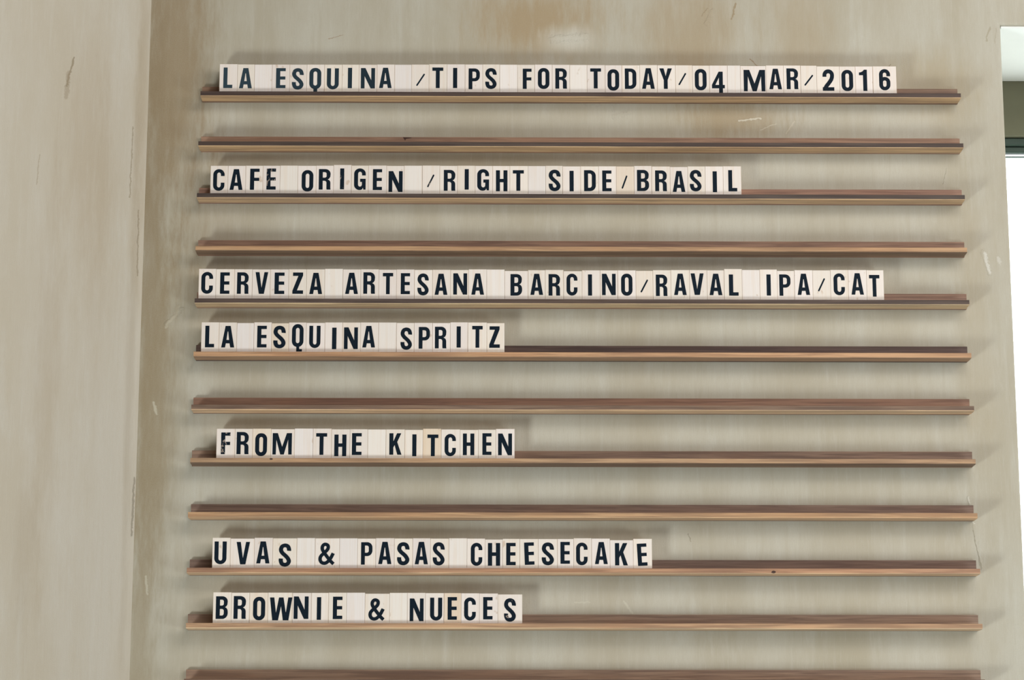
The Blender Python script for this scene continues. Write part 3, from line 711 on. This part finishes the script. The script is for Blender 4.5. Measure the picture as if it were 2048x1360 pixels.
  ('W', -541.1, -499.4, 52.7, -537.7, -499.5, 5.3, 44.4), ('N', -499.4, -467.0, 52.4, -496.8, -471.6, 7.8, 46.2), ('I', -467.0, -437.5, 52.5, -457.3, -450.1, 6.3, 45.1),
  ('E', -437.5, -406.5, 52.8, -429.9, -413.7, 7.6, 45.9), ('_', -406.5, -375.1, 52.8), ('&', -375.1, -333.0, 51.1, -369.1, -341.3, 4.6, 43.2),
  ('_', -333.0, -302.7, 52.6), ('N', -302.7, -271.7, 52.7, -298.5, -274.8, 4.3, 43.0), ('U', -271.7, -239.9, 52.3, -263.7, -243.0, 5.3, 44.4),
  ('E', -239.9, -210.6, 52.3, -233.6, -217.8, 6.6, 45.4), ('C', -210.6, -179.3, 52.0, -205.4, -185.4, 5.4, 44.8), ('E', -179.3, -147.6, 51.7, -172.8, -156.8, 7.3, 45.5),
  ('S', -147.6, -105.8, 50.1, -137.1, -116.8, 3.5, 43.5),
 ]),
]

# ------------------------------------------------------------------ letter tiles
SHELF_WORDS = {0: 'top ledge', 2: 'third ledge down', 4: 'fifth ledge down', 5: 'sixth ledge down', 7: 'eighth ledge down', 9: 'tenth ledge down', 10: 'eleventh ledge down'}
YT = -0.0305            # face of the tiles
TTH = 0.0195            # thickness
INK = srgb(9, 25, 38)
INK_FADED = srgb(50, 68, 78)
SAY = {'/': 'slash', '_': 'blank', '&': 'ampersand'}
NUM = '0123456789'
ORD = ['first', 'second', 'third', 'fourth', 'fifth']
TONE = {(2, 23): (235, 218, 200), (5, 4): (235, 220, 202), (7, 11): (237, 218, 196), (4, 24): (239, 226, 212), (4, 26): (241, 232, 220), (7, 2): (239, 224, 206), (10, 2): (241, 226, 210), (10, 12): (237, 218, 198)}
WORN = {(2, 3): 0.45, (2, 7): 0.62, (7, 0): 0.62, (2, 11): 0.6, (2, 0): 0.75, (10, 15): 0.7, (2, 12): 0.55, (5, 0): 0.8}

def called(ch):
    if ch == '_': return 'a blank'
    if ch == '/': return 'a slash'
    if ch == '&': return 'an ampersand'
    return ch
def who(ch):
    if ch == '_': return 'blank pale wooden tile'
    if ch == '/': return 'wooden tile with thin black slash'
    if ch == '&': return 'wooden tile with black ampersand'
    if ch in NUM: return 'wooden tile with black number ' + ch
    return 'wooden tile with black letter ' + ch

for sh, row in ROWS:
    labels = []
    chars = [e[0] for e in row]
    for k, ch in enumerate(chars):
        if k == 0: rel = 'leftmost on the ' + SHELF_WORDS[sh]
        elif k == len(chars)-1: rel = 'rightmost on the ' + SHELF_WORDS[sh]
        elif chars[k-1] == '_' and chars[k+1] == '_': rel = 'between blanks on the ' + SHELF_WORDS[sh]
        else: rel = 'between %s and %s on %s' % (called(chars[k-1]), called(chars[k+1]), SHELF_WORDS[sh])
        labels.append(who(ch) + ' ' + rel)
    for L in set(labels):
        idx = [i for i, v in enumerate(labels) if v == L]
        if len(idx) > 1:
            for n, i in enumerate(idx): labels[i] = ORD[n] + ' ' + labels[i] if len(idx) > 2 else ('left ' if n == 0 else 'right ') + labels[i]
    for k, e in enumerate(row):
        ch = e[0]
        x0, x1, top = e[1]*mm, e[2]*mm, e[3]*mm
        w = x1 - x0
        cx = (x0 + x1)/2
        dy = random.uniform(-0.0004, 0.0004)
        bm = bmesh.new()
        g = 0.00012
        box(bm, -w/2 + g, w/2 - g, YT, YT + TTH, 0.0, top - FLOOR, 0.00035, 1)
        o = link_mesh('blank_tile' if ch == '_' else 'letter_tile', bm, M_TILE)
        o.location = (cx, dy, Z[sh] + FLOOR)
        tone = TONE.get((sh, k))
        if tone is None:
            if ch == '_': v = random.randint(-5, 2); tone = (244 + v, 235 + v, 228 + v + random.randint(-2, 2))
            else: v = random.randint(-6, 2); tone = (243 + v, 232 + v, 223 + v + random.randint(-3, 2))
        o.color = (*srgb(*tone), 1)
        tag(o, labels[k], 'letter tile', 'letter tiles on the ' + SHELF_WORDS[sh])
        if ch != '_':
            lx0, lx1, lz0, lz1 = [v*mm for v in e[4:8]]
            rot = e[8] if len(e) > 8 else 0.0
            c2 = 'q' if (ch == 'Q' and sh == 0) else ch
            bmg = glyph_bm(c2, lx0 - cx, lx1 - cx, lz0 - FLOOR, lz1 - FLOOR, rot, YT)
            q = link_mesh('printed_letter' if ch not in '/&' and ch not in NUM else ('printed_number' if ch in NUM else 'printed_sign'), bmg, M_INK, o)
            f = max(0.0, 1.0 - (k/13.0)) if sh == 0 else 0.0
            q.color = (*[a + (b-a)*f for a, b in zip(INK, INK_FADED)], WORN.get((sh, k), 1.0))
